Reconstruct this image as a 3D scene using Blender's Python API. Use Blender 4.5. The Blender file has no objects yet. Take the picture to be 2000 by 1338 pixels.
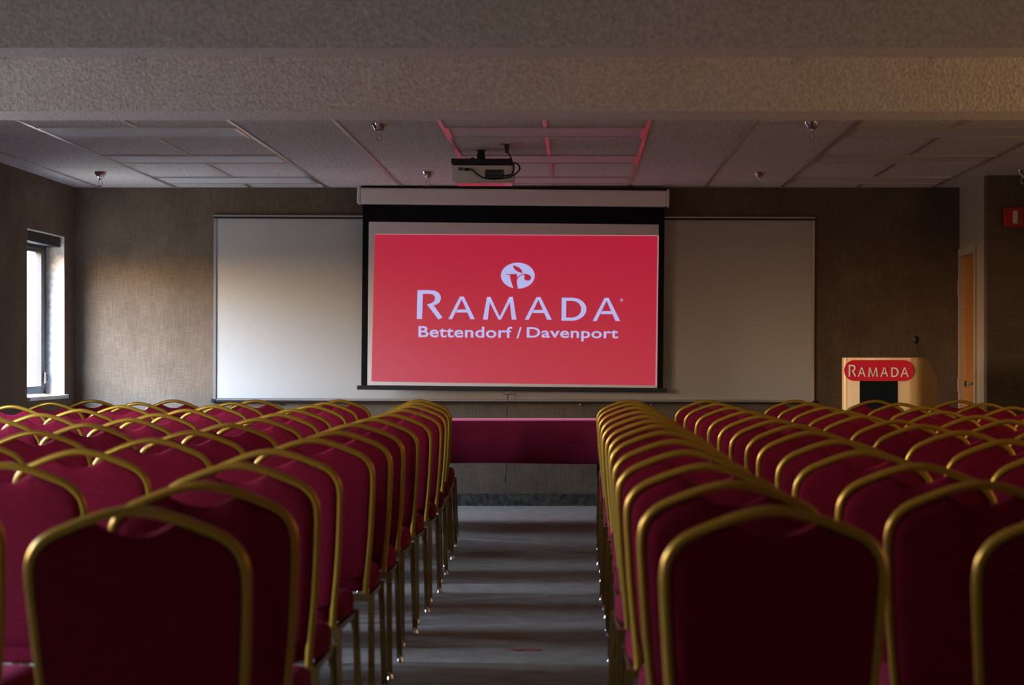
import bpy, bmesh, math, random
from mathutils import Vector, Matrix
random.seed(4)
S = bpy.context.scene
COL = S.collection

# ------------------------------------------------------------------ camera
F, CX, CY, CH = 4237.0, 1130.0, 700.0, 1.2        # focal length in px of the 2000 px frame, principal point, height
cam_d = bpy.data.cameras.new('camera'); cam = bpy.data.objects.new('camera', cam_d); COL.objects.link(cam)
cam.location = (0, 0, CH); cam.rotation_euler = (math.pi/2, 0, 0)
cam_d.sensor_width = 23.6; cam_d.lens = F*23.6/2000
cam_d.shift_x = -(CX-1000)/2000; cam_d.shift_y = (CY-669)/2000
cam_d.clip_start = 0.1; cam_d.clip_end = 200
cam_d.dof.use_dof = True; cam_d.dof.focus_distance = 15.5
cam_d.dof.aperture_fstop = 50/15.5
S.camera = cam

# ------------------------------------------------------------------ exposure
S.view_settings.view_transform = 'Standard'; S.view_settings.look = 'None'
S.view_settings.gamma = 1.0; S.view_settings.use_curve_mapping = False
S.view_settings.exposure = 0.0
S.cycles.use_denoising = True
S.cycles.max_bounces = 10; S.cycles.diffuse_bounces = 5; S.cycles.sample_clamp_indirect = 8
S.cycles.caustics_reflective = False; S.cycles.caustics_refractive = False

# ------------------------------------------------------------------ sky: warm at the horizon, blue above, dim ground
SKY = 70.0
W = bpy.data.worlds.new('sky'); S.world = W; W.use_nodes = True
nt = W.node_tree; nt.nodes.clear()
out = nt.nodes.new('ShaderNodeOutputWorld'); bg = nt.nodes.new('ShaderNodeBackground')
tc = nt.nodes.new('ShaderNodeTexCoord'); sx = nt.nodes.new('ShaderNodeSeparateXYZ'); mr = nt.nodes.new('ShaderNodeMapRange')
mr.inputs[1].default_value = -1; mr.inputs[2].default_value = 1
cr = nt.nodes.new('ShaderNodeValToRGB')
nt.links.new(tc.outputs['Generated'], sx.inputs[0]); nt.links.new(sx.outputs[2], mr.inputs[0])
nt.links.new(mr.outputs[0], cr.inputs[0]); nt.links.new(cr.outputs[0], bg.inputs[0]); nt.links.new(bg.outputs[0], out.inputs[0])
bg.inputs[1].default_value = SKY
E = cr.color_ramp.elements
E[0].position = 0.0; E[0].color = (.085, .085, .08, 1)
E[1].position = 1.0; E[1].color = (.60, 1.0, 1.65, 1)
for p, c in ((.46, (.07, .065, .06, 1)), (.489, (.045, .04, .03, 1)), (.495, (.80, .48, .22, 1)), (.53, (.98, .70, .42, 1)), (.56, (1.0, .90, .74, 1)), (.60, (.90, 1.08, 1.34, 1))):
    e = E.new(p); e.color = c

WIN = [(16.13, 17.30), (10.75, 11.75), (8.55, 9.6), (4.1, 5.2)]     # window openings in the left wall
LX, RX, BY, H = -4.10, 5.5, 17.65, 2.59
WZ0, WZ1 = .90, 2.17
for i, (a, b) in enumerate(WIN):                                  # portals: they emit nothing, they guide the sky light
    ld = bpy.data.lights.new('sky_portal', 'AREA'); ld.shape = 'RECTANGLE'; ld.size = WZ1-WZ0; ld.size_y = b-a
    ld.cycles.is_portal = True
    lo = bpy.data.objects.new('sky_portal', ld); COL.objects.link(lo)
    lo.location = (LX-.215, (a+b)/2, (WZ0+WZ1)/2); lo.rotation_euler = (0, -math.pi/2, 0)
def area(name, loc, rot, sx_, sy_, power, color):
    ld = bpy.data.lights.new(name, 'AREA'); ld.shape = 'RECTANGLE'; ld.size = sx_; ld.size_y = sy_
    ld.energy = power; ld.color = color
    lo = bpy.data.objects.new(name, ld); COL.objects.link(lo); lo.location = loc; lo.rotation_euler = rot
    return lo
# added warm fill lights at the solid right wall, tinting the beams' right ends
area('right_warm_fill_far', (5.35, 9.1, 1.3), (0, math.radians(90), 0), 1.8, 1.2, 34, (1.0, .54, .20))
area('right_warm_fill_near', (5.35, 4.6, 1.3), (0, math.radians(90), 0), 1.8, 1.2, 12, (1.0, .60, .28))
# added weak fill light behind the camera, with no fitting of its own
area('rear_fill', (-1.0, -1.8, 2.45), (0, 0, 0), 1.2, 1.2, 12, (1.0, .84, .70))

# ------------------------------------------------------------------ materials
def mat(name, color, rough=.6, metal=0, spec=.5, noise=None, bump=None, sheen=None, emis=None, emis_s=0, scale3=None, coat=0):
    """noise = (scale, amount, detail); bump = (scale, strength, distance)"""
    m = bpy.data.materials.new(name); m.use_nodes = True; n = m.node_tree; b = n.nodes['Principled BSDF']
    b.inputs['Base Color'].default_value = (*color, 1); b.inputs['Roughness'].default_value = rough
    b.inputs['Metallic'].default_value = metal; b.inputs['Specular IOR Level'].default_value = spec
    if coat: b.inputs['Coat Weight'].default_value = coat; b.inputs['Coat Roughness'].default_value = .2
    if sheen:
        b.inputs['Sheen Weight'].default_value = sheen[0]; b.inputs['Sheen Roughness'].default_value = sheen[1]
        b.inputs['Sheen Tint'].default_value = (*sheen[2], 1)
    if emis:
        b.inputs['Emission Color'].default_value = (*emis, 1); b.inputs['Emission Strength'].default_value = emis_s
    if noise or bump:
        t = n.nodes.new('ShaderNodeTexCoord'); mp = n.nodes.new('ShaderNodeMapping')
        n.links.new(t.outputs['Object'], mp.inputs[0])
        if scale3: mp.inputs['Scale'].default_value = scale3
    if noise:
        nz = n.nodes.new('ShaderNodeTexNoise'); nz.inputs['Scale'].default_value = noise[0]; nz.inputs['Detail'].default_value = noise[2]
        n.links.new(mp.outputs[0], nz.inputs['Vector'])
        r = n.nodes.new('ShaderNodeMapRange'); r.inputs[1].default_value = .3; r.inputs[2].default_value = .7
        r.inputs[3].default_value = 1-noise[1]; r.inputs[4].default_value = 1+noise[1]
        n.links.new(nz.outputs['Fac'], r.inputs[0])
        v = n.nodes.new('ShaderNodeVectorMath'); v.operation = 'SCALE'; v.inputs[0].default_value = color
        n.links.new(r.outputs[0], v.inputs['Scale']); n.links.new(v.outputs[0], b.inputs['Base Color'])
    if bump:
        nb = n.nodes.new('ShaderNodeTexNoise'); nb.inputs['Scale'].default_value = bump[0]; nb.inputs['Detail'].default_value = 3
        n.links.new(mp.outputs[0], nb.inputs['Vector'])
        bp = n.nodes.new('ShaderNodeBump'); bp.inputs['Strength'].default_value = bump[1]; bp.inputs['Distance'].default_value = bump[2]
        n.links.new(nb.outputs['Fac'], bp.inputs['Height']); n.links.new(bp.outputs[0], b.inputs['Normal'])
    return m

def weave(name, color, freq, amount):
    """woven wall fabric: thin vertical and horizontal threads"""
    m = mat(name, color, .85, spec=.2); n = m.node_tree; b = n.nodes['Principled BSDF']
    t = n.nodes.new('ShaderNodeTexCoord'); acc = None
    for sc in ((freq, freq, 12), (14, 14, freq), (3, 3, 3)):
        mp = n.nodes.new('ShaderNodeMapping'); mp.inputs['Scale'].default_value = sc
        nz = n.nodes.new('ShaderNodeTexNoise'); nz.inputs['Scale'].default_value = 1; nz.inputs['Detail'].default_value = 2
        n.links.new(t.outputs['Object'], mp.inputs[0]); n.links.new(mp.outputs[0], nz.inputs['Vector'])
        if acc is None: acc = nz.outputs['Fac']
        else:
            a = n.nodes.new('ShaderNodeMath'); a.operation = 'ADD'; n.links.new(acc, a.inputs[0]); n.links.new(nz.outputs['Fac'], a.inputs[1]); acc = a.outputs[0]
    r = n.nodes.new('ShaderNodeMapRange'); r.inputs[1].default_value = 1.1; r.inputs[2].default_value = 1.9
    r.inputs[3].default_value = 1-amount; r.inputs[4].default_value = 1+amount; n.links.new(acc, r.inputs[0])
    v = n.nodes.new('ShaderNodeVectorMath'); v.operation = 'SCALE'; v.inputs[0].default_value = color
    n.links.new(r.outputs[0], v.inputs['Scale']); n.links.new(v.outputs[0], b.inputs['Base Color'])
    return m

def wood(name, c1, c2, rough=.35):
    m = mat(name, c1, rough, coat=.3); n = m.node_tree; b = n.nodes['Principled BSDF']
    t = n.nodes.new('ShaderNodeTexCoord'); mp = n.nodes.new('ShaderNodeMapping'); mp.inputs['Scale'].default_value = (14, 14, 1.3)
    nz = n.nodes.new('ShaderNodeTexNoise'); nz.inputs['Scale'].default_value = 2.2; nz.inputs['Detail'].default_value = 6; nz.inputs['Distortion'].default_value = .6
    c = n.nodes.new('ShaderNodeValToRGB'); c.color_ramp.elements[0].color = (*c1, 1); c.color_ramp.elements[1].color = (*c2, 1)
    c.color_ramp.elements[0].position = .3; c.color_ramp.elements[1].position = .75
    n.links.new(t.outputs['Object'], mp.inputs[0]); n.links.new(mp.outputs[0], nz.inputs['Vector'])
    n.links.new(nz.outputs['Fac'], c.inputs[0]); n.links.new(c.outputs[0], b.inputs['Base Color'])
    return m

def carpet():
    m = mat('grey_carpet', (.31, .275, .23), .95, spec=.1, bump=(260, .5, .004)); n = m.node_tree; b = n.nodes['Principled BSDF']
    t = n.nodes.new('ShaderNodeTexCoord'); acc = []
    for sc, d in ((90, 3), (9, 3)):
        nz = n.nodes.new('ShaderNodeTexNoise'); nz.inputs['Scale'].default_value = sc; nz.inputs['Detail'].default_value = d
        n.links.new(t.outputs['Object'], nz.inputs['Vector']); acc.append(nz)
    a = n.nodes.new('ShaderNodeMath'); a.operation = 'ADD'; n.links.new(acc[0].outputs['Fac'], a.inputs[0]); n.links.new(acc[1].outputs['Fac'], a.inputs[1])
    r = n.nodes.new('ShaderNodeMapRange'); r.inputs[1].default_value = .7; r.inputs[2].default_value = 1.3; r.inputs[3].default_value = .75; r.inputs[4].default_value = 1.25
    n.links.new(a.outputs[0], r.inputs[0])
    v = n.nodes.new('ShaderNodeVectorMath'); v.operation = 'SCALE'; v.inputs[0].default_value = (.31, .275, .23)
    n.links.new(r.outputs[0], v.inputs['Scale']); n.links.new(v.outputs[0], b.inputs['Base Color'])
    return m

M = dict(
    wall=weave('woven_wall_fabric', (.150, .110, .076), 170, .30),
    paint=mat('beige_wall_paint', (.46, .37, .25), .7, spec=.3, bump=(60, .15, .003)),
    carpet=carpet(),
    base=mat('patterned_carpet_base', (.055, .048, .036), .95, noise=(22, .75, 4)),
    tile=mat('acoustic_ceiling_tile', (.84, .80, .79), .9, spec=.2, noise=(75, .34, 4), bump=(80, 1.0, .02)),
    plaster=mat('textured_beam_plaster', (.80, .77, .73), .85, spec=.25, noise=(70, .17, 3), bump=(60, .9, .014)),
    grid=mat('ceiling_grid_metal', (.66, .62, .60), .28, metal=.75),
    lens=mat('prismatic_light_lens', (.70, .71, .76), .5),
    white=mat('white_enamel', (.80, .77, .74), .4),
    gloss=mat('glossy_white_plastic', (.75, .73, .72), .15, coat=.5),
    stone=mat('white_reveal_stucco', (.75, .72, .66), .8, noise=(26, .25, 5), bump=(60, .4, .01)),
    sill=mat('white_sill', (.78, .78, .80), .3),
    bronze=mat('dark_bronze_aluminium', (.035, .03, .03), .4, metal=.6),
    black=mat('black_plastic', (.008, .008, .010), .5),
    blackcloth=mat('black_screen_border', (.004, .004, .005), .85, spec=.2),
    board=mat('whiteboard_enamel', (.50, .48, .44), .28, spec=.5),
    alu=mat('brushed_aluminium', (.62, .60, .58), .3, metal=.8),
    chrome=mat('chrome', (.75, .76, .78), .12, metal=1),
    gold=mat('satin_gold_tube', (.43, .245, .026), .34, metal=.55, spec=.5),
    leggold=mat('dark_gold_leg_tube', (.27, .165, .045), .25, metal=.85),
    fabric=mat('burgundy_chair_fabric', (.175, .0036, .021), .85, spec=.15, noise=(55, .14, 4), sheen=(.14, .35, (1, .08, .26)), bump=(420, .25, .002)),
    cloth=mat('burgundy_tablecloth_fabric', (.21, .008, .040), .8, spec=.2, noise=(7, .12, 3), sheen=(.5, .4, (1, .3, .5))),
    oak=wood('honey_oak_veneer', (.84, .48, .17), (.92, .62, .28)),
    doorwood=wood('orange_oak_door', (.50, .18, .03), (.62, .25, .05)),
    trimp=mat('beige_door_trim', (.52, .42, .30), .5),
    red=mat('red_plastic', (.42, .004, .006), .35),
    signred=mat('red_sign_face', (.75, .006, .030), .6, spec=.2),
    signwhite=mat('white_sign_letter', (.92, .88, .88), .5),
    clear=mat('frosted_strobe_lens', (.75, .70, .62), .25),
    screenw=mat('matte_white_screen', (.80, .75, .72), .9, spec=.1),
    slide=mat('projected_red_slide', (.20, .13, .14), .9, spec=.05, emis=(.40, .004, .030), emis_s=1.0),
    letter=mat('projected_white_lettering', (.22, .21, .22), .9, spec=.05, emis=(.48, .50, .90), emis_s=.85),
    slideedge=mat('projected_pale_edge', (.5, .4, .4), .9, emis=(.6, .22, .26), emis_s=.6),
    projector=mat('grey_projector_shell', (.70, .70, .66), .35),
    port=mat('dark_port_panel', (.09, .09, .10), .5),
    copper=mat('orange_outlet_plate', (.55, .22, .09), .4),
    scrap=mat('reddish_paper_scrap', (.36, .10, .05), .7, noise=(30, .6, 3)),
    grille=mat('black_grille_cloth', (.006, .009, .011), .9, spec=.12, bump=(300, .5, .002)),
    shade=mat('dark_blind_box', (.02, .02, .024), .6),
)
# thin window glass
g = bpy.data.materials.new('window_glass'); g.use_nodes = True; n = g.node_tree; n.nodes.clear()
o_ = n.nodes.new('ShaderNodeOutputMaterial'); mx = n.nodes.new('ShaderNodeMixShader'); tr = n.nodes.new('ShaderNodeBsdfTransparent'); gl = n.nodes.new('ShaderNodeBsdfGlossy')
mx.inputs[0].default_value = .06; gl.inputs['Roughness'].default_value = .02; tr.inputs[0].default_value = (.95, .97, 1, 1)
n.links.new(tr.outputs[0], mx.inputs[1]); n.links.new(gl.outputs[0], mx.inputs[2]); n.links.new(mx.outputs[0], o_.inputs[0])
M['glass'] = g

# ------------------------------------------------------------------ mesh helpers
def obj(name, bm, m, parent=None, smooth=False, loc=None):
    bmesh.ops.recalc_face_normals(bm, faces=bm.faces)
    me = bpy.data.meshes.new(name); bm.to_mesh(me); bm.free()
    me.materials.append(m)
    if smooth:
        for p in me.polygons: p.use_smooth = True
        try: me.set_sharp_from_angle(angle=math.radians(40))
        except Exception: pass
    o = bpy.data.objects.new(name, me); COL.objects.link(o)
    if parent: o.parent = parent
    if loc: o.location = loc
    return o
def box(bm, x0, x1, y0, y1, z0, z1, bev=0):
    r = bmesh.ops.create_cube(bm, size=1)
    vs = r['verts']
    for v in vs: v.co = Vector(((x0+x1)/2+v.co.x*(x1-x0), (y0+y1)/2+v.co.y*(y1-y0), (z0+z1)/2+v.co.z*(z1-z0)))
    if bev:
        es = list({e for v in vs for e in v.link_edges})
        bmesh.ops.bevel(bm, geom=es, offset=bev, segments=2, affect='EDGES', profile=.5)
def bx(*a, bev=0):
    bm = bmesh.new(); box(bm, *a, bev=bev); return bm
def sweep(bm, pts, ra, rb=None, n=8, up=(0, 0, 1), closed=False, square=False):
    """tube along pts; ra = half size along the frame normal, rb = across"""
    rb = rb or ra; pts = [Vector(p) for p in pts]; N = len(pts); rings = []; ref = None
    for i, p in enumerate(pts):
        a = pts[i-1] if (i > 0 or closed) else p; b = pts[(i+1) % N] if (i < N-1 or closed) else p
        t = (b-a).normalized()
        if ref is None:
            ref = Vector(up) - t*Vector(up).dot(t)
            if ref.length < 1e-3: ref = Vector((1, 0, 0)) - t*t.x
        else: ref = ref - t*ref.dot(t)
        ref.normalize(); s = t.cross(ref); ring = []
        for k in range(n):
            an = 2*math.pi*(k+.5)/n; c, d = math.cos(an), math.sin(an)
            if square: q = .7071; c = math.copysign(1, c); d = math.copysign(1, d)
            ring.append(bm.verts.new(p + ref*ra*c + s*rb*d))
        rings.append(ring)
    for i in range(N if closed else N-1):
        A, B = rings[i], rings[(i+1) % N]
        for k in range(n): bm.faces.new((A[k], A[(k+1) % n], B[(k+1) % n], B[k]))
    if not closed: bm.faces.new(rings[0][::-1]); bm.faces.new(rings[-1])
def tube(pts, r, rb=None, n=8, **k):
    bm = bmesh.new(); sweep(bm, pts, r, rb, 4 if k.get('square') else n, **k); return bm
def lathe(bm, prof, c=(0, 0, 0), n=20, axis='z'):
    c = Vector(c); rings = []
    for r, h in prof:
        ring = []
        for k in range(n):
            a = 2*math.pi*k/n; x, y = r*math.cos(a), r*math.sin(a)
            v = {'z': (x, y, h), 'y': (x, h, y), 'x': (h, x, y)}[axis]
            ring.append(bm.verts.new(c+Vector(v)))
        rings.append(ring)
    for A, B in zip(rings, rings[1:]):
        for k in range(n): bm.faces.new((A[k], A[(k+1) % n], B[(k+1) % n], B[k]))
    bm.faces.new(rings[0][::-1]); bm.faces.new(rings[-1])
def lt(prof, c=(0, 0, 0), n=20, axis='z'):
    bm = bmesh.new(); lathe(bm, prof, c, n, axis); return bm
def prism(bm, pts, d0, d1):
    """polygon given as (x, z) pairs, from y=d0 to y=d1"""
    A = [bm.verts.new((x, d0, z)) for x, z in pts]; B = [bm.verts.new((x, d1, z)) for x, z in pts]; n = len(pts)
    bm.faces.new(A); bm.faces.new(B[::-1])
    for i in range(n): bm.faces.new((A[i], B[i], B[(i+1) % n], A[(i+1) % n]))
def spline(pts, k=4):
    P = [Vector(p) for p in pts]; o = []
    for i in range(len(P)-1):
        a, b, c, d = P[max(i-1, 0)], P[i], P[i+1], P[min(i+2, len(P)-1)]
        for j in range(k):
            t = j/k; o.append(.5*((2*b)+(c-a)*t+(2*a-5*b+4*c-d)*t*t+(3*b-a-3*c+d)*t**3))
    o.append(P[-1]); return o
def thing(name, label, cat, loc=(0, 0, 0), rot=(0, 0, 0), group=None, kind=None):
    o = bpy.data.objects.new(name, None); COL.objects.link(o); o.location = loc; o.rotation_euler = rot
    o.empty_display_size = .1
    if label: o['label'] = label
    if cat: o['category'] = cat
    if group: o['group'] = group
    if kind: o['kind'] = kind
    return o
def struct(name, bm, m, label, cat, parent=None, smooth=False):
    o = obj(name, bm, m, parent, smooth); o['kind'] = 'structure'; o['label'] = label; o['category'] = cat
    return o
def PX(x, d): return (x-CX)*d/F           # sideways position of image column x at depth d
def PZ(y, d): return CH-(y-CY)*d/F        # height of image row y at depth d

# ------------------------------------------------------------------ room shell
YB = -3.0
struct('floor', bx(LX-.3, RX+.3, YB, BY+.2, -.1, 0), M['carpet'], 'grey short pile carpet running the whole length of the room', 'floor')
struct('wall_back', bx(LX-.3, 3.3, BY, BY+.2, 0, 2.75), M['wall'], 'brown woven fabric wall behind the whiteboard and screen', 'wall')
bm = bmesh.new()                                                   # left wall with four window openings
y = YB
for a, b in sorted(WIN):
    box(bm, LX-.20, LX, y, a, 0, 2.75); box(bm, LX-.20, LX, a, b, 0, WZ0-.02); box(bm, LX-.20, LX, a, b, WZ1, 2.75); y = b
box(bm, LX-.20, LX, y, BY, 0, 2.75)
struct('wall_left', bm, M['wall'], 'brown fabric wall on the left with a tall narrow window', 'wall')
bm = bmesh.new()
JX, JY = 3.10, 16.47
DY0, DY1, DZ = 16.93, 17.56, 2.03                                   # door opening in the return wall
box(bm, JX, JX+.12, JY+.12, DY0, 0, 2.75); box(bm, JX, JX+.12, DY1, BY, 0, 2.75); box(bm, JX, JX+.12, DY0, DY1, DZ, 2.75)
struct('wall_return', bm, M['paint'], 'short beige painted return wall holding the wooden door', 'wall')
struct('wall_right_front', bx(JX, RX+.1, JY, JY+.12, 0, 2.75), M['wall'], 'brown fabric wall section at right holding the red fire alarm', 'wall')
struct('wall_right', bx(RX, RX+.2, YB, JY, 0, 2.75), M['paint'], 'beige painted side wall of the room outside the picture at right', 'wall')
struct('wall_rear', bx(LX-.3, RX+.3, YB-.2, YB, 0, 2.75), M['paint'], 'painted rear wall of the room behind the camera', 'wall')
# baseboards: dark patterned carpet strip
struct('baseboard_back', bx(LX, JX, BY-.012, BY, 0, .10), M['base'], 'dark patterned carpet base strip along the screen wall', 'baseboard')
struct('baseboard_left', bx(LX, LX+.012, YB, BY-.012, 0, .10), M['base'], 'dark patterned carpet base strip along the window wall', 'baseboard')
struct('baseboard_right', bx(JX-.012, RX, JY-.012, JY, 0, .10), M['base'], 'dark patterned carpet base strip under the fire alarm', 'baseboard')

# ceiling with exposed grid
ceil = struct('ceiling', bx(LX-.3, RX+.3, YB, BY+.2, H, H+.1), M['tile'], 'suspended ceiling of rough grey acoustic tiles in a metal grid', 'ceiling')
GX = [-3.267+.6133*i for i in range(-1, 15)]
FX = [(-3.267, -2.04), (-.814, .413), (1.64, 2.866)]                # fixture bays
FY = [(13.0, 13.56), (14.80, 15.36), (16.58, 17.14)]
bm = bmesh.new()
for x in GX:
    segs = [(8.6, BY)]
    if any(a+.1 < x < b-.1 for a, b in FX):
        segs = [(8.6, 13.0), (13.56, 14.80), (15.36, 16.58), (17.14, BY)]
    for a, b in segs:
        if x > JX: b = min(b, JY)
        box(bm, x-.012, x+.012, a, b, H-.006, H+.001)
b_ = obj('grid_bar', bm, M['grid'], ceil)
bm = bmesh.new()
for i, x in enumerate(GX[:-1]):
    x2 = GX[i+1]; fix = any(a-.05 < x and x2 < b+.05 for a, b in FX)
    for yy in ([11.78] if fix else [10.9, 12.12, 13.34, 14.56, 15.78, 17.0]):
        if x2 > JX and yy > JY: continue
        box(bm, x+.012, x2-.012, yy-.003, yy+.003, H-.0015, H+.001)
obj('tile_joint', bm, M['tile'], ceil)
# beams across the room
struct('beam_1', bx(LX, RX, 10.02, 10.40, 2.342, H), M['plaster'], 'textured plaster ceiling beam crossing the room, the farther one', 'beam')
struct('beam_2', bx(LX, RX, 7.98, 8.23, 2.342, H), M['plaster'], 'textured plaster ceiling beam crossing the room, the nearer darker one', 'beam')

# fluorescent troffers
names_c = ['left', 'middle', 'right']; names_r = ['nearest the beam', 'middle', 'nearest the screen wall']
for ci, (a, b) in enumerate(FX):
    for ri, (c, d) in enumerate(FY):
        where = {0: 'beside the beam', 1: 'between two others', 2: 'closest to the screen wall'}[ri]
        t = thing('ceiling_light', f'unlit flat fluorescent ceiling light in the {names_c[ci]} bay, {where}', 'ceiling light', ((a+b)/2, (c+d)/2, H), group='fluorescent ceiling lights')
        w, l = (b-a)/2-.013, (d-c)/2
        bm = bmesh.new()
        box(bm, -w, w, -l, -l+.018, -.012, .0); box(bm, -w, w, l-.018, l, -.012, .0)
        box(bm, -w, -w+.018, -l+.018, l-.018, -.012, .0); box(bm, w-.018, w, -l+.018, l-.018, -.012, .0)
        obj('frame', bm, M['grid'], t)
        obj('diffuser', bx(-w+.018, w-.018, -l+.018, l-.018, -.006, -.001), M['lens'], t)

# sprinklers
for i, (x, y, lb) in enumerate([(PX(196, 16.15), 16.15, 'above the window at far left'), (PX(836, 16.15), 16.15, 'beside the projector'),
        (PX(1484, 16.2), 16.2, 'above the right end of the whiteboard'), (PX(1998, 16.0), 16.0, 'at the right picture edge'),
        (PX(741, 12.85), 12.85, 'under the beam left of the middle lights'), (PX(1586, 12.75), 12.75, 'under the beam right of the middle lights')]):
    t = thing('fire_sprinkler', 'chrome fire sprinkler on the ceiling '+lb, 'sprinkler', (x, y, H), group='ceiling fire sprinklers')
    obj('escutcheon', lt([(.012, 0), (.045, -.001), (.042, -.012), (.026, -.04), (.02, -.045)], n=18), M['chrome'], t, True)
    bm = bmesh.new(); lathe(bm, [(.011, -.044), (.011, -.06), (.006, -.062)], n=10)
    ring = [(.015*math.sin(k/12*2*math.pi), 0, -.082+.022*math.cos(k/12*2*math.pi)) for k in range(12)]
    sweep(bm, ring, .0035, n=6, closed=True, up=(0, 1, 0))
    lathe(bm, [(.004, -.100), (.014, -.104), (.014, -.107), (.004, -.108)], n=12)
    obj('sprinkler_head', bm, M['chrome'], t, True)

# ------------------------------------------------------------------ windows
for i, (a, b) in enumerate(WIN):
    lab = ['tall narrow window with white stucco reveal at far left', 'left wall window beside the middle chair rows outside the picture',
           'left wall window beside the near chair rows outside the picture', 'left wall window beside the camera outside the picture'][i]
    t = thing(f'window_{i+1}', lab, 'window', (LX, a, WZ0), kind='structure')
    w, h = b-a, WZ1-WZ0; gx = -.15
    fb = .06; sb = .13                                              # outer frame, sash stile at the far side
    bm = bmesh.new()
    box(bm, gx-.05, gx+.005, 0, fb, .02, h); box(bm, gx-.05, gx+.005, w-fb, w, .02, h)
    box(bm, gx-.05, gx+.005, fb, w-fb, .02, .06); box(bm, gx-.05, gx+.005, fb, w-fb, h-.11, h-.075)
    obj('window_frame', bm, M['bronze'], t)
    bm = bmesh.new()
    box(bm, gx-.035, gx+.012, w-fb-sb, w-fb-.003, .062, h-.115); box(bm, gx-.035, gx+.012, fb+.003, fb+.05, .062, h-.115)
    box(bm, gx-.035, gx+.012, fb+.05, w-fb-sb, .062, .082); box(bm, gx-.035, gx+.012, fb+.05, w-fb-sb, h-.14, h-.115)
    obj('sash', bm, M['bronze'], t)
    obj('glass_pane', bx(gx-.014, gx-.010, fb+.05, w-fb-sb, .082, h-.14), M['glass'], t)
    obj('blind_box', bx(gx-.04, -.03, 0.002, w-.012, h-.085, h-.012), M['shade'], t)
    bm = bmesh.new(); box(bm, gx-.045, -.001, w-.006, w-.0005, .012, h-.002); box(bm, gx-.045, -.001, .0005, .006, .012, h-.002); box(bm, gx-.045, -.001, .006, w-.006, h-.006, h-.0005)
    obj('reveal', bm, M['stone'], t)
    obj('window_sill', bx(gx-.02, .03, -.02, w+.02, -.018, .012, bev=.004), M['sill'], t)
    bm = bmesh.new(); box(bm, gx+.012, gx+.03, w-.13, w-.10, .10, .19, bev=.003); sweep(bm, [(gx+.03, w-.115, .17), (gx+.055, w-.13, .16), (gx+.055, w-.16, .12)], .006, n=6)
    obj('latch', bm, M['chrome'], t)

# ------------------------------------------------------------------ door in the return wall
t = thing('door_1', 'narrow orange wooden door with beige frame beside the lectern', 'door', (JX, DY0, 0), kind='structure')
L = DY1-DY0
obj('door_slab', bx(.012, .05, .006, L-.006, .012, DZ-.006), M['doorwood'], t)
bm = bmesh.new()
box(bm, -.018, .02, -.055, .004, 0, DZ+.055); box(bm, -.018, .02, L-.004, L+.055, 0, DZ+.055); box(bm, -.018, .02, .004, L-.004, DZ-.004, DZ+.055)
obj('door_frame', bm, M['trimp'], t)
for z in (.28, .99, 1.77):
    bm = bmesh.new(); box(bm, -.021, -.0185, L-.004, L+.05, z-.05, z+.05); lathe(bm, [(.007, z-.055), (.008, z-.05), (.008, z+.05), (.007, z+.055)], (-.024, L+.002, 0), 10)
    obj('hinge', bm, M['trimp'], t, True)
bm = bmesh.new(); lathe(bm, [(.032, 0.012), (.032, .004), (.014, 0), (.011, -.035), (.024, -.045), (.029, -.06), (.024, -.075), (.006, -.08)], (0, .065, 1.0), 18, 'x')
obj('door_knob', bm, M['chrome'], t, True)

# fire alarm strobe
s_ = F/JY
t = thing('fire_alarm', 'red square fire alarm with clear strobe on the right wall', 'fire alarm', (PX(1978, JY), JY, PZ(425, JY)))
obj('housing', bx(-.078, .078, -.045, 0, -.078, .078, bev=.008), M['red'], t)
obj('horn_grille', bx(-.060, -.018, -.050, -.044, -.05, .05, bev=.002), M['signred'], t)
bm = bmesh.new(); prism(bm, [(-.012, -.048), (.022, -.048), (.022, .048), (-.012, .048)], -.044, -.072)
obj('strobe_lens', bm, M['clear'], t)

# ------------------------------------------------------------------ whiteboard
WBY = BY
ang = math.radians(.2)
t = thing('whiteboard', 'very wide whiteboard in an aluminium frame behind the projection screen', 'whiteboard', (PX(1004, BY), BY, PZ(603.5, BY)), (0, ang, 0))
w, h = 1172/240/2, 362/240/2
obj('board', bx(-w+.02, w-.02, -.02, -.002, -h+.02, h-.02), M['board'], t)
bm = bmesh.new(); box(bm, -w, -w+.022, -.028, 0, -h, h); box(bm, w-.022, w, -.028, 0, -h, h)
box(bm, -w+.022, w-.022, -.028, 0, -h, -h+.018)
obj('frame', bm, M['alu'], t)
bm = bmesh.new(); box(bm, -w-.004, w+.004, -.03, 0, h-.012, h)
obj('top_rail', bm, M['alu'], t)
obj('map_strip', bx(-w, w, -.034, -.026, h-.028, h-.012), M['black'], t)
obj('tray', bx(-w+.02, w-.02, -.036, -.028, -h-.012, -h+.004), M['bronze'], t)
for sx_ in (-1, 1): obj('corner_cap', bx(sx_*w-.016, sx_*w+.016, -.04, 0, -h-.016, -h+.016, bev=.004), M['black'], t)
for px in (1133, 1273, 543):
    obj('mounting_clip', bx((px-1004)/240-.006, (px-1004)/240+.006, -.034, -.012, -h-.03, -h-.010, bev=.002), M['chrome'], t)

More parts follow.
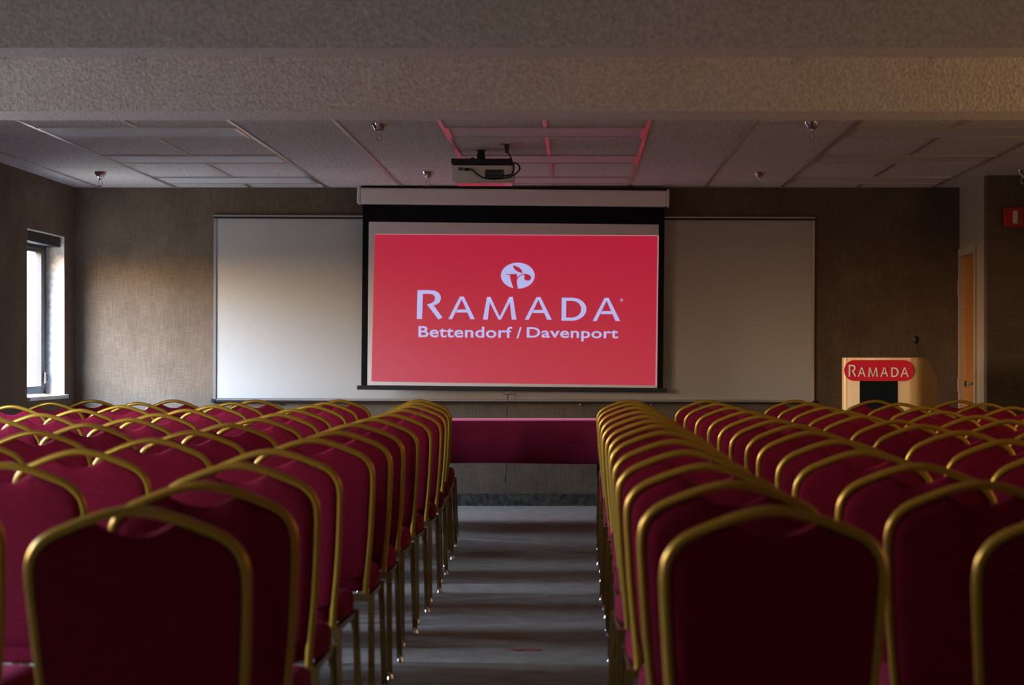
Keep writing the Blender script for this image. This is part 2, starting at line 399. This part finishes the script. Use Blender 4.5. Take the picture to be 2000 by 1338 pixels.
# ------------------------------------------------------------------ lettering (drawn in picture pixels, then scaled)
def rama(bm, fx, d0, d1):
    """RAMADA with a tall first R; fx maps a pixel of the slide to local x, z"""
    def poly(pts): prism(bm, [fx(*p) for p in pts], d0, d1)
    c = lambda x, y: (780+x*.1794, 440+y*.1794)
    poly([c(*p) for p in [(198, 707), (330, 707), (385, 712), (425, 733), (448, 765), (453, 798), (442, 835), (415, 858), (375, 873), (472, 1004), (428, 1026),
                          (302, 862), (345, 851), (375, 833), (390, 803), (386, 775), (365, 753), (325, 745), (257, 745), (250, 1020), (192, 1020)]])
    def A(x0, x1, yt, yb):
        w = x1-x0; m = (x0+x1)/2; a = w*.075
        poly([(m-a, yt), (m+a*.6, yt), (x0+w*.145, yb), (x0, yb)]); poly([(m-a*.6, yt), (m+a, yt), (x1, yb), (x1-w*.17, yb)])
        h = yb-yt
        poly([(x0+w*.34, yt+h*.57), (x0+w*.66, yt+h*.57), (x0+w*.72, yt+h*.70), (x0+w*.28, yt+h*.70)])
    A(876, 928, 579.5, 623.5); A(1025.4, 1078, 580.5, 624.5); A(1158, 1211.6, 582, 627)
    x0, x1, yt, yb = 943.8, 1009, 580.3, 624.3; w = x1-x0; m = (x0+x1)/2
    poly([(x0+.11*w, yt), (x0+.22*w, yt), (x0+.14*w, yb), (x0, yb)]); poly([(x1-.22*w, yt), (x1-.11*w, yt), (x1, yb), (x1-.14*w, yb)])
    poly([(x0+.12*w, yt), (x0+.22*w, yt), (m+.04*w, yb), (m-.04*w, yb)]); poly([(x1-.22*w, yt), (x1-.12*w, yt), (m+.04*w, yb), (m-.04*w, yb)])
    x0, x1, yt, yb = 1097, 1145.5, 581.6, 626.4; k = 14; O = [(x0, yt)]; I = [(x0+9, yt+6)]; cx = x0+20; my = (yt+yb)/2
    for j in range(k+1):
        a = -math.pi/2+math.pi*j/k
        O.append((cx+(x1-cx)*math.cos(a), my+(yb-yt)/2*math.sin(a))); I.append((cx+(x1-cx-10)*math.cos(a), my+((yb-yt)/2-6)*math.sin(a)))
    O.append((x0, yb)); I.append((x0+9, yb-6)); n_ = len(O)
    for j in range(n_): 
        a, b = j, (j+1) % n_
        poly([O[a], O[b], I[b], I[a]])
    R = [(1214+2.6*math.cos(q*math.pi/6), 586+2.6*math.sin(q*math.pi/6)) for q in range(12)]; r2 = [(1214+1.5*math.cos(q*math.pi/6), 586+1.5*math.sin(q*math.pi/6)) for q in range(12)]
    for j in range(12): poly([R[j], R[(j+1) % 12], r2[(j+1) % 12], r2[j]])
def text_mesh(body, x0, x1, z0, z1, yy, offset=.02):
    cu = bpy.data.curves.new('txt', 'FONT'); cu.body = body; cu.offset = offset; cu.size = 1; cu.space_character = 1.04
    o = bpy.data.objects.new('txt', cu); COL.objects.link(o)
    bpy.context.view_layer.update()
    me = bpy.data.meshes.new_from_object(o.evaluated_get(bpy.context.evaluated_depsgraph_get()))
    bpy.data.objects.remove(o); bpy.data.curves.remove(cu)
    xs = [v.co.x for v in me.vertices]; ys = [v.co.y for v in me.vertices]; a, b, c, d = min(xs), max(xs), min(ys), max(ys)
    for v in me.vertices:
        v.co = Vector((x0+(v.co.x-a)/(b-a)*(x1-x0), yy, z0+(v.co.y-c)/(d-c)*(z1-z0)))
    return me

# ------------------------------------------------------------------ projection screen
SD = 17.50; ss = F/SD
t = thing('projection_screen', 'pull-down projection screen showing a red slide with white lettering', 'projection screen', (PX(1001, SD), SD, PZ(590, SD)), (0, math.radians(.55), 0))
def q(x, y): return ((x-1001)/ss, (590-(y-(x-1001)*.0096))/ss)      # slide pixel to local x, z
def rect(bm, xa, xb, ya, yb, y0, y1, bev=0): box(bm, (xa-1001)/ss, (xb-1001)/ss, y0, y1, (590-yb)/ss, (590-ya)/ss, bev=bev)
bm = bmesh.new(); rect(bm, 703, 1299, 371, 402, -.09, .045, bev=.014); obj('screen_case', bm, M['white'], t)
for a, b in ((697.5, 703), (1299, 1304.5)):
    bm = bmesh.new(); rect(bm, a, b, 369, 402, -.095, .05, bev=.008); obj('end_cap', bm, M['white'], t)
bm = bmesh.new(); rect(bm, 703, 1299, 365.5, 371, .0, .04); obj('wall_bracket', bm, M['black'], t)
bm = bmesh.new(); rect(bm, 707, 1296.5, 400, 760, -.002, .001); sheet = obj('screen_border', bm, M['blackcloth'], t)
bm = bmesh.new(); rect(bm, 719, 1285, 436, 755, -.0045, -.003); obj('screen_surface', bm, M['screenw'], t)
im = bmesh.new(); prism(im, [q(727, 745), q(1281, 753), q(1284, 461.5), q(731, 458)], -.0070, -.0055)
img = obj('projected_image', im, M['slide'], t)
bm = bmesh.new(); prism(bm, [q(1281.5, 753), q(1284.5, 753), q(1285.5, 461), q(1282.8, 461)], -.0080, -.0072)
prism(bm, [q(731, 458.4), q(1285, 461), q(1285, 459.6), q(731, 457)], -.0080, -.0072)
obj('slide_edge', bm, M['slideedge'], img)
bm = bmesh.new(); rama(bm, q, -.0095, -.0085); obj('slide_lettering', bm, M['letter'], img)
for word, x0, x1, yt, yb in (('Bettendorf', 818, 1001, 637.5, 659.5), ('/', 1009.5, 1019.5, 639, 661), ('Davenport', 1029.5, 1208, 640, 666.5)):
    xm = (x0+x1)/2
    me = text_mesh(word, q(x0, yb)[0], q(x1, yb)[0], q(xm, yb)[1], q(xm, yt)[1], -.0088, .017)
    me.materials.append(M['letter']); o = bpy.data.objects.new('slide_caption', me); COL.objects.link(o); o.parent = img
# round emblem
bm = bmesh.new(); ex, ez = q(1011, 538.5)
prism(bm, [(ex+33/ss*math.cos(a*math.pi/24), ez+25.3/ss*math.sin(a*math.pi/24)) for a in range(48)], -.0095, -.0085)
obj('slide_emblem', bm, M['letter'], img)
bm = bmesh.new(); c5 = lambda x, y: q(960+x*.14, 500+y*.14)
for pts in ([(298, 127), (330, 140), (380, 162), (410, 190), (425, 215), (427, 243), (395, 232), (350, 212), (322, 190), (302, 160)],
            [(183, 255), (188, 262), (250, 264), (262, 330), (285, 400), (305, 450), (318, 468), (358, 468), (366, 440), (355, 400), (352, 350), (358, 310), (353, 262), (353, 252)],
            [(358, 310), (372, 285), (395, 265), (430, 252), (480, 249), (520, 262), (548, 290), (548, 318), (530, 340), (495, 346), (462, 333), (452, 310), (460, 285), (447, 264), (425, 264), (395, 280), (375, 300), (362, 330)]):
    prism(bm, [c5(*p) for p in pts], -.0108, -.0098)
obj('emblem_mark', bm, M['slide'], img)
bm = bmesh.new(); rect(bm, 699, 1304, 755.8, 764, -.012, .012, bev=.003); rect(bm, 1213, 1238, 758, 762.5, -.014, -.011)
obj('bottom_bar', bm, M['black'], t)
hx = (997-1001)/ss; hz = (590-763)/ss
hp = [(hx-.045, 0, hz+.002), (hx-.047, 0, hz-.025), (hx-.02, 0, hz-.03), (hx+.02, 0, hz-.03), (hx+.047, 0, hz-.025), (hx+.045, 0, hz+.002)]
obj('pull_handle', tube(spline(hp), .0045, n=6, up=(0, 1, 0)), M['chrome'], t, True)
cz = PZ(940, SD)-PZ(590, SD)
cp = [(hx-.015, 0, hz-.028), (hx-.018, 0, hz-.12), (hx-.026, 0, hz-.3), (hx-.027, .0, hz-.5), (hx-.018, 0, hz-.62), (hx-.030, 0, cz+.02)]
bm = tube(spline(cp), .0035, n=6, up=(0, 1, 0)); lathe(bm, [(.004, cz-.01), (.009, cz-.005), (.009, cz+.03), (.004, cz+.04)], (hx-.030, 0, 0), 8)
sweep(bm, [(hx-.017, 0, hz-.03), (hx-.017, 0, hz-.055)], .008, n=6)
obj('pull_cord', bm, M['black'], t, True)

# ------------------------------------------------------------------ projector on the ceiling
PD = 14.4
t = thing('projector', 'grey projector hanging upside down from a black ceiling mount', 'projector', (PX(943, PD), PD, H))
sp = F/PD; z = lambda y: PZ(y, PD)-H
bm = bmesh.new(); box(bm, -.205, .205, 0, .31, z(355), z(322), bev=.014)
obj('projector_body', bm, M['projector'], t, True)
bm = bmesh.new(); box(bm, -.185, .19, .05, .30, z(356.5), z(354), bev=.003); obj('lid_panel', bm, M['gloss'], t)
bm = bmesh.new(); lathe(bm, [(.03, .30), (.042, .305), (.042, .335), (.03, .34)], (.09, 0, z(340)), 18, 'y'); obj('projection_lens', bm, M['black'], t, True)
bm = bmesh.new(); box(bm, -.21, .195, .0, .16, z(320), z(309.5), bev=.003); box(bm, -.17, -.05, .02, .14, z(323), z(319.5)); box(bm, .04, .17, .02, .14, z(323), z(319.5)); box(bm, -.08, -.06, .01, .05, z(309.5), z(307))
obj('mount_plate', bm, M['black'], t)
bm = bmesh.new(); lathe(bm, [(.028, z(309)), (.028, z(299)), (.024, z(297)), (.024, z(290)), (.028, z(289)), (.028, 0)], (-.015, .08, 0), 14)
lathe(bm, [(.034, -.006), (.034, 0)], (-.015, .08, 0), 18); obj('mount_pole', bm, M['black'], t, True)
bm = bmesh.new(); box(bm, -.16, -.13, -.004, .006, z(333), z(327)); box(bm, .015, .14, -.003, .006, z(348), z(331)); obj('port_panel', bm, M['port'], t)
bm = bmesh.new()
for k in range(4): box(bm, .025+k*.026, .043+k*.026, -.006, -.002, z(337), z(333.5)); box(bm, .025+k*.022, .040+k*.022, -.006, -.002, z(344), z(341))
obj('socket', bm, M['black'], t)
bm = bmesh.new(); c = [(-.10, -.012, z(331)), (-.07, -.02, z(332)), (-.03, -.03, z(342)), (.02, -.03, z(349)), (.10, -.03, z(350)), (.17, -.025, z(347)), (.215, -.02, z(341)), (.245, -.01, z(330)), (.23, 0, z(320)), (.19, .01, z(317))]
sweep(bm, spline(c, 5), .0055, n=6); box(bm, -.122, -.092, -.02, .0, z(334), z(328), bev=.003)
sweep(bm, spline([(.12, -.01, z(344)), (.17, -.02, z(343)), (.20, -.01, z(338)), (.205, 0, z(322)), (.19, .01, z(316))], 5), .005, n=6)
sweep(bm, spline([(.19, .01, z(316)), (.187, .0, z(308)), (.172, -.30, -.04), (.169, -.32, -.02)], 5), .005, n=6)
obj('power_cable', bm, M['black'], t, True)
bm = bmesh.new(); lathe(bm, [(.017, -.004), (.018, -.012), (.014, -.04), (.006, -.06)], (.169, -.33, 0), 12); obj('cable_plug', bm, M['black'], t, True)
bm = bx(-.075, .075, -.05, .05, -.004, 0, bev=.001)
o = obj('ceiling_outlet', bm, M['copper'], None, loc=(PX(943, PD)+.195, PD-.33, H)); o['label'] = 'orange outlet plate on the ceiling above the projector'; o['category'] = 'outlet'

# ------------------------------------------------------------------ lectern
LD = 15.5
th = math.radians(-25)
t = thing('lectern', 'honey oak lectern with a red sign and black front panel', 'lectern', (2.212, LD+.15, 0), (0, 0, th))
LW, LDp, LT = .298, .46, 1.205
path = []
R = .075
for k in range(7): a = math.pi+math.pi/2*k/6; path.append((-LW+R+R*math.cos(a), -.15+R+R*math.sin(a)))
for k in range(7): a = -math.pi/2+math.pi/2*k/6; path.append((LW-R+R*math.cos(a), -.15+R+R*math.sin(a)))
nb = 10
side_r = [(LW, -.15+R+(LDp-R)*k/nb) for k in range(1, nb+1)]; side_l = [(-LW, y) for _, y in side_r][::-1]
full = side_l+path+side_r
def ztop(y):
    u = max(0, (y+.02)/(LDp-.15+.02)); return LT-.19*u**1.6
bm = bmesh.new(); ro, ri = [], []
for x, y in full:
    f = 1-.018/LW
    xi, yi = x*f, y+(.018 if y < 0 else 0)
    ro.append((bm.verts.new((x, y, 0.03)), bm.verts.new((x, y, ztop(y))))); ri.append((bm.verts.new((xi, yi, 0.03)), bm.verts.new((xi, yi, ztop(y)))))
for i in range(len(full)-1):
    bm.faces.new((ro[i][0], ro[i+1][0], ro[i+1][1], ro[i][1])); bm.faces.new((ri[i][0], ri[i][1], ri[i+1][1], ri[i+1][0]))
    bm.faces.new((ro[i][1], ro[i+1][1], ri[i+1][1], ri[i][1])); bm.faces.new((ro[i][0], ri[i][0], ri[i+1][0], ro[i+1][0]))
for i in (0, -1): bm.faces.new((ro[i][0], ro[i][1], ri[i][1], ri[i][0]))
obj('body', bm, M['oak'], t, True)
bm = bmesh.new(); v = [bm.verts.new(p) for p in ((-.26, -.10, 1.17), (.26, -.10, 1.17), (.26, .25, 1.03), (-.26, .25, 1.03), (-.26, -.10, 1.15), (.26, -.10, 1.15), (.26, .25, 1.01), (-.26, .25, 1.01))]
for f in ((0, 1, 2, 3), (7, 6, 5, 4), (0, 4, 5, 1), (1, 5, 6, 2), (2, 6, 7, 3), (3, 7, 4, 0)): bm.faces.new([v[i] for i in f])
obj('reading_top', bm, M['oak'], t)
obj('shelf', bx(-.26, .26, -.12, .24, .60, .62), M['oak'], t)
obj('base', bx(-.275, .275, -.14, .26, 0, .03), M['black'], t)
lk = .565/.155                                                       # sign units: px to m on this panel (145 px wide flat sign)
SW = .258
bm = bmesh.new(); hh = .075; pts = []
zc = LT-.092
for k in range(13): a = -math.pi/2+math.pi*k/12; pts.append((SW-hh+hh*math.cos(a), zc+hh*math.sin(a)))
for k in range(13): a = math.pi/2+math.pi*k/12; pts.append((-SW+hh+hh*math.cos(a), zc+hh*math.sin(a)))
prism(bm, pts, -.158, -.150); sg = obj('sign', bm, M['signred'], t)
sc = 2*SW*.865/398
bm = bmesh.new(); rama(bm, lambda x, y: ((x-1013)*sc, zc+(595.5-(y-(x-1013)*.0096))*sc*1.35), -.162, -.1585)
obj('sign_lettering', bm, M['signwhite'], sg)
obj('front_panel', bx(-.142, .138, -.156, -.150, .45, zc-hh+.004), M['grille'], t)

# microphone
mx_, my_ = PX(1793, LD+.12), LD+.12
t = thing('microphone', 'black gooseneck microphone standing up from the lectern top', 'microphone', (mx_, my_, 1.12))
bm = bmesh.new(); lathe(bm, [(.022, 0), (.022, .008), (.008, .014)], n=14); obj('mount', bm, M['black'], t, True)
obj('gooseneck', tube(spline([(0, 0, .012), (.002, 0, .08), (-.003, 0, .15), (-.012, 0, .20)]), .0045, n=8), M['black'], t, True)
bm = bmesh.new(); lathe(bm, [(.008, .185), (.017, .195), (.021, .212), (.021, .225), (.015, .238), (.004, .242)], (-.014, 0, 0), 16); obj('foam_windscreen', bm, M['black'], t, True)

# ------------------------------------------------------------------ table with cloth
TX0, TX1, TY0, TY1 = -2.17, .235, 15.56, 16.16
t = thing('folding_table', 'long folding table under a short burgundy cloth before the screen', 'table', ((TX0+TX1)/2, (TY0+TY1)/2, 0))
w, l = (TX1-TX0)/2, (TY1-TY0)/2
obj('tabletop', bx(-w, w, -l, l, .715, .742, bev=.004), M['port'], t)
for sx_ in (-1, 1):
    for sy_ in (-1, 1):
        x = sx_*(w-.09); y = sy_*(l-.06)
        lg = obj('leg', tube([(x, y, .015), (x, y, .715)], .012, n=8), M['black'], t, True)
        obj('foot_cap', lt([(.015, 0), (.015, .03), (.012, .035)], (x, y, 0), 10), M['black'], lg)
for sx_ in (-1, 1): obj('brace', tube([(sx_*(w-.09), -l+.06, .35), (sx_*(w-.09), l-.06, .35)], .009, n=8), M['black'], t, True)
# cloth: skirt sweeping round the top, hem with soft waves
bm = bmesh.new(); per = []; W2, L2 = w+.012, l+.012; nx, ny = 60, 14
per += [(-W2+2*W2*k/nx, -L2) for k in range(nx)]; per += [(W2, -L2+2*L2*k/ny) for k in range(ny)]
per += [(W2-2*W2*k/nx, L2) for k in range(nx)]; per += [(-W2, L2-2*L2*k/ny) for k in range(ny)]
rings = []
for zz, f in ((.752, -.012), (.749, -.003), (.742, .0), (.70, .002), (.62, .25), (.54, .6), (.447, 1.0)):
    ring = []
    for i, (x, y) in enumerate(per):
        nxv, nyv = (0, -1) if y == -L2 and x < W2 else (1, 0) if x == W2 else (0, 1) if y == L2 else (-1, 0)
        wv = .008*math.sin(x*9+y*7)+.005*math.sin(x*23+1)
        d = f if f <= .002 else .004+f*(.006+wv)
        hem = 0 if f < 1 else .004*math.sin(x*5)
        ring.append(bm.verts.new((x+nxv*d, y+nyv*d, zz+hem)))
    rings.append(ring)
N = len(per)
for A, B in zip(rings, rings[1:]):
    for k in range(N): bm.faces.new((A[k], A[(k+1) % N], B[(k+1) % N], B[k]))
bm.faces.new(rings[0])
o = obj('tablecloth', bm, M['cloth'], None, True, loc=((TX0+TX1)/2, (TY0+TY1)/2, 0))
md = o.modifiers.new('thick', 'SOLIDIFY'); md.thickness = .0025; md.offset = 1
o['label'] = 'burgundy cloth hanging short over the long table below the screen'; o['category'] = 'tablecloth'

# scrap on the aisle carpet
bm = bmesh.new(); pts = [(-.072, .01), (-.05, -.018), (.0, -.012), (.045, -.02), (.07, -.004), (.062, .018), (.01, .014), (-.04, .02)]
A = [bm.verts.new((x, y*1.2, .001)) for x, y in pts]; B = [bm.verts.new((x, y*1.2, .005+.003*math.sin(x*60))) for x, y in pts]
bm.faces.new(B); bm.faces.new(A[::-1])
for i in range(8): bm.faces.new((A[i], A[(i+1) % 8], B[(i+1) % 8], B[i]))
o = obj('paper_scrap', bm, M['scrap'], None, loc=(PX(1027, 8.92), 8.92, 0)); o['label'] = 'small reddish brown scrap lying on the aisle carpet'; o['category'] = 'scrap'

# ------------------------------------------------------------------ banquet chair
half = [(0, .923), (.045, .917), (.09, .903), (.128, .888), (.156, .8755), (.178, .859), (.193, .836), (.199, .808), (.199, .77), (.195, .70), (.1885, .60), (.179, .50), (.172, .42), (.171, .392)]
def yof(z):      # backrest lean, forward at the seat and back at the crown, with a slight S
    u = (z-.39)/.53
    return .060-.088*u+.018*math.sin(u*math.pi*1.0)
def make_chair():
    t = thing('banquet_chair', None, 'chair')
    pts = [(-x, yof(z), z) for x, z in half[::-1]]+[(x, yof(z), z) for x, z in half[1:]]
    obj('back_frame', tube(spline(pts, 3), .0115, .0105, n=10, up=(0, 1, 0)), M['gold'], t, True)
    # upholstered panel inside the frame, dipping under the crown
    hf = []
    for x, z in half[2:]: hf.append((max(x-.006, 0), z-(.006 if z > .85 else 0)))
    hf[0] = (.072, .899)
    hf = [p for p in hf if p[1] > .45]+[(.165, .45), (.12, .44)]
    top = [(0, .876), (.022, .878), (.042, .885), (.058, .893)]
    hs = top+hf
    loop = hs+[(0, .438)]+[(-x, z) for x, z in hs[1:]][::-1]
    bm = bmesh.new(); cz = .66; n = len(loop)
    def ring(s, dy): return [bm.verts.new((x*s, yof(cz+(z-cz)*s)+dy, cz+(z-cz)*s)) for x, z in loop]
    prof = [(.0, .046), (.35, .044), (.65, .040), (.85, .032), (.94, .022), (.985, .008), (1, -.001), (.985, -.009), (.95, -.013), (.85, -.016), (.6, -.018), (.3, -.019), (0, -.019)]
    prev = None; first = None
    for s, dy in prof:
        if s == 0:
            c = bm.verts.new((0, yof(cz)+dy, cz))
            if prev: [bm.faces.new((prev[k], prev[(k+1) % n], c)) for k in range(n)]
            else: first = c
            continue
        r = ring(s, dy)
        if prev: [bm.faces.new((prev[k], prev[(k+1) % n], r[(k+1) % n], r[k])) for k in range(n)]
        else: [bm.faces.new((first, r[(k+1) % n], r[k])) for k in range(n)]
        prev = r
    obj('backrest', bm, M['fabric'], t, True)
    # seat cushion
    bm = bmesh.new(); lay = [(.0, .402), (.97, .402), (1, .408), (1.0, .440), (.985, .458), (.93, .468), (.7, .475), (.35, .478), (0, .479)]
    out_ = []
    for k in range(32):
        a = 2*math.pi*k/32; c, s = math.cos(a), math.sin(a); e = .42
        x = .197*math.copysign(abs(c)**e, c); y = .21*math.copysign(abs(s)**e, s); x *= 1+.06*(y/.21)*.5
        out_.append((x, .255+y))
    prev = None
    for s, z in lay:
        if s == 0:
            c = bm.verts.new((0, .255, z))
            if prev: [bm.faces.new((prev[k], prev[(k+1) % 32], c)) for k in range(32)]
            else: first = c
            continue
        r = [bm.verts.new((x*s, .255+(y-.255)*s, z)) for x, y in out_]
        if prev: [bm.faces.new((prev[k], prev[(k+1) % 32], r[(k+1) % 32], r[k])) for k in range(32)]
        else: [bm.faces.new((first, r[k], r[(k+1) % 32])) for k in range(32)]
        prev = r
    obj('seat', bm, M['fabric'], t, True)
    # rails under the seat, rear cross bar and curved braces
    bm = bmesh.new(); zr = .389
    sweep(bm, [(-.195, .0, zr), (.195, .0, zr)], .0115, .0115, 4, square=True)
    for s in (-1, 1):
        sweep(bm, [(s*.186, .0, zr), (s*.19, .44, zr)], .009, .009, 4, square=True)
        sweep(bm, spline([(s*.193, .012, .27), (s*.19, .04, .335), (s*.188, .085, .378)], 3), .005, n=6)
        sweep(bm, spline([(s*.200, .435, .27), (s*.194, .405, .335), (s*.19, .36, .378)], 3), .005, n=6)
    sweep(bm, [(-.19, .44, zr), (.19, .44, zr)], .009, .009, 4, square=True)
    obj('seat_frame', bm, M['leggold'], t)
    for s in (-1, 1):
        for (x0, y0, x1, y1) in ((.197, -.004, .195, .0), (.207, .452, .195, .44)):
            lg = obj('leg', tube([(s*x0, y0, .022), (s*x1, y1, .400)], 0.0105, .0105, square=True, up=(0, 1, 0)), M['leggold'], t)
            obj('foot_cap', lt([(.012, 0), (.016, .004), (.014, .012), (.012, .022), (.012, .030)], (s*x0, y0, 0), 10), M['chrome'], lg, True)
    return t
def copy_tree(o, parent=None):
    c = o.copy(); COL.objects.link(c); c.parent = parent
    for ch in o.children: copy_tree(ch, c)
    return c

# seat positions: sideways place of each chair's middle, by column and row (row 0 stands nearest the screen)
YL = [14.13, 13.30, 12.45, 11.52, 10.62, 9.76, 8.97, 8.08, 7.32, 6.44, 5.60, 4.72, 3.94]
YR = [14.02, 13.10, 12.10, 11.15, 10.27, 9.52, 8.85, 8.08, 7.22, 6.38, 5.56, 4.76, 3.94]
LEFT = [[-1.035, -.995, -.962, -.932, -.925, -.926, -.927, -.903, -.898, -.912, -.878, -.822, -.808],
        [-1.560, -1.554, -1.534, -1.516, -1.472, -1.443, -1.448, -1.440, -1.442, -1.480, -1.483, -1.463, -1.300],
        [-2.105, -2.128, -2.097, -2.083, -2.060, -2.018, -2.034, -2.022, -2.070, -2.07],
        [-2.640, -2.700, -2.628, -2.650, -2.632, -2.630, -2.620],
        [-3.170, -3.236, -3.256, -3.220]]
RIGHT = [[.325, .322, .320, .322, .320, .326, .330, .325, .322, .319, .326, .339, .358],
         [.832, .845, .858, .872, .868, .872, .889, .873, .868, .842, .872, .884, .931],
         [1.400, 1.402, 1.385, 1.375, 1.350, 1.395, 1.405, 1.430, 1.432, 1.420],
         [1.920, 1.940, 1.930, 1.875, 1.890, 1.890, 1.960],
         [2.458, 2.460, 2.425, 2.445]]
ORD = ['first', 'second', 'third', 'fourth', 'fifth', 'sixth', 'seventh', 'eighth', 'ninth', 'tenth', 'eleventh', 'twelfth', 'thirteenth']
proto = make_chair(); used = False
for side, cols, Y in (('left', LEFT, YL), ('right', RIGHT, YR)):
    for c, xs in enumerate(cols):
        for r, x in enumerate(xs):
            o = proto if not used else copy_tree(proto); used = True
            o.location = (x, Y[r]+.028+random.uniform(-.006, .006), 0)
            o.rotation_euler = (0, 0, math.radians(random.uniform(-1.4, 1.4)))
            o['label'] = f'gold-framed burgundy banquet chair, {ORD[r]} row from the screen, {ORD[c]} seat {side} of the aisle'
            o['category'] = 'chair'; o['group'] = f'banquet chairs {side} of the aisle'
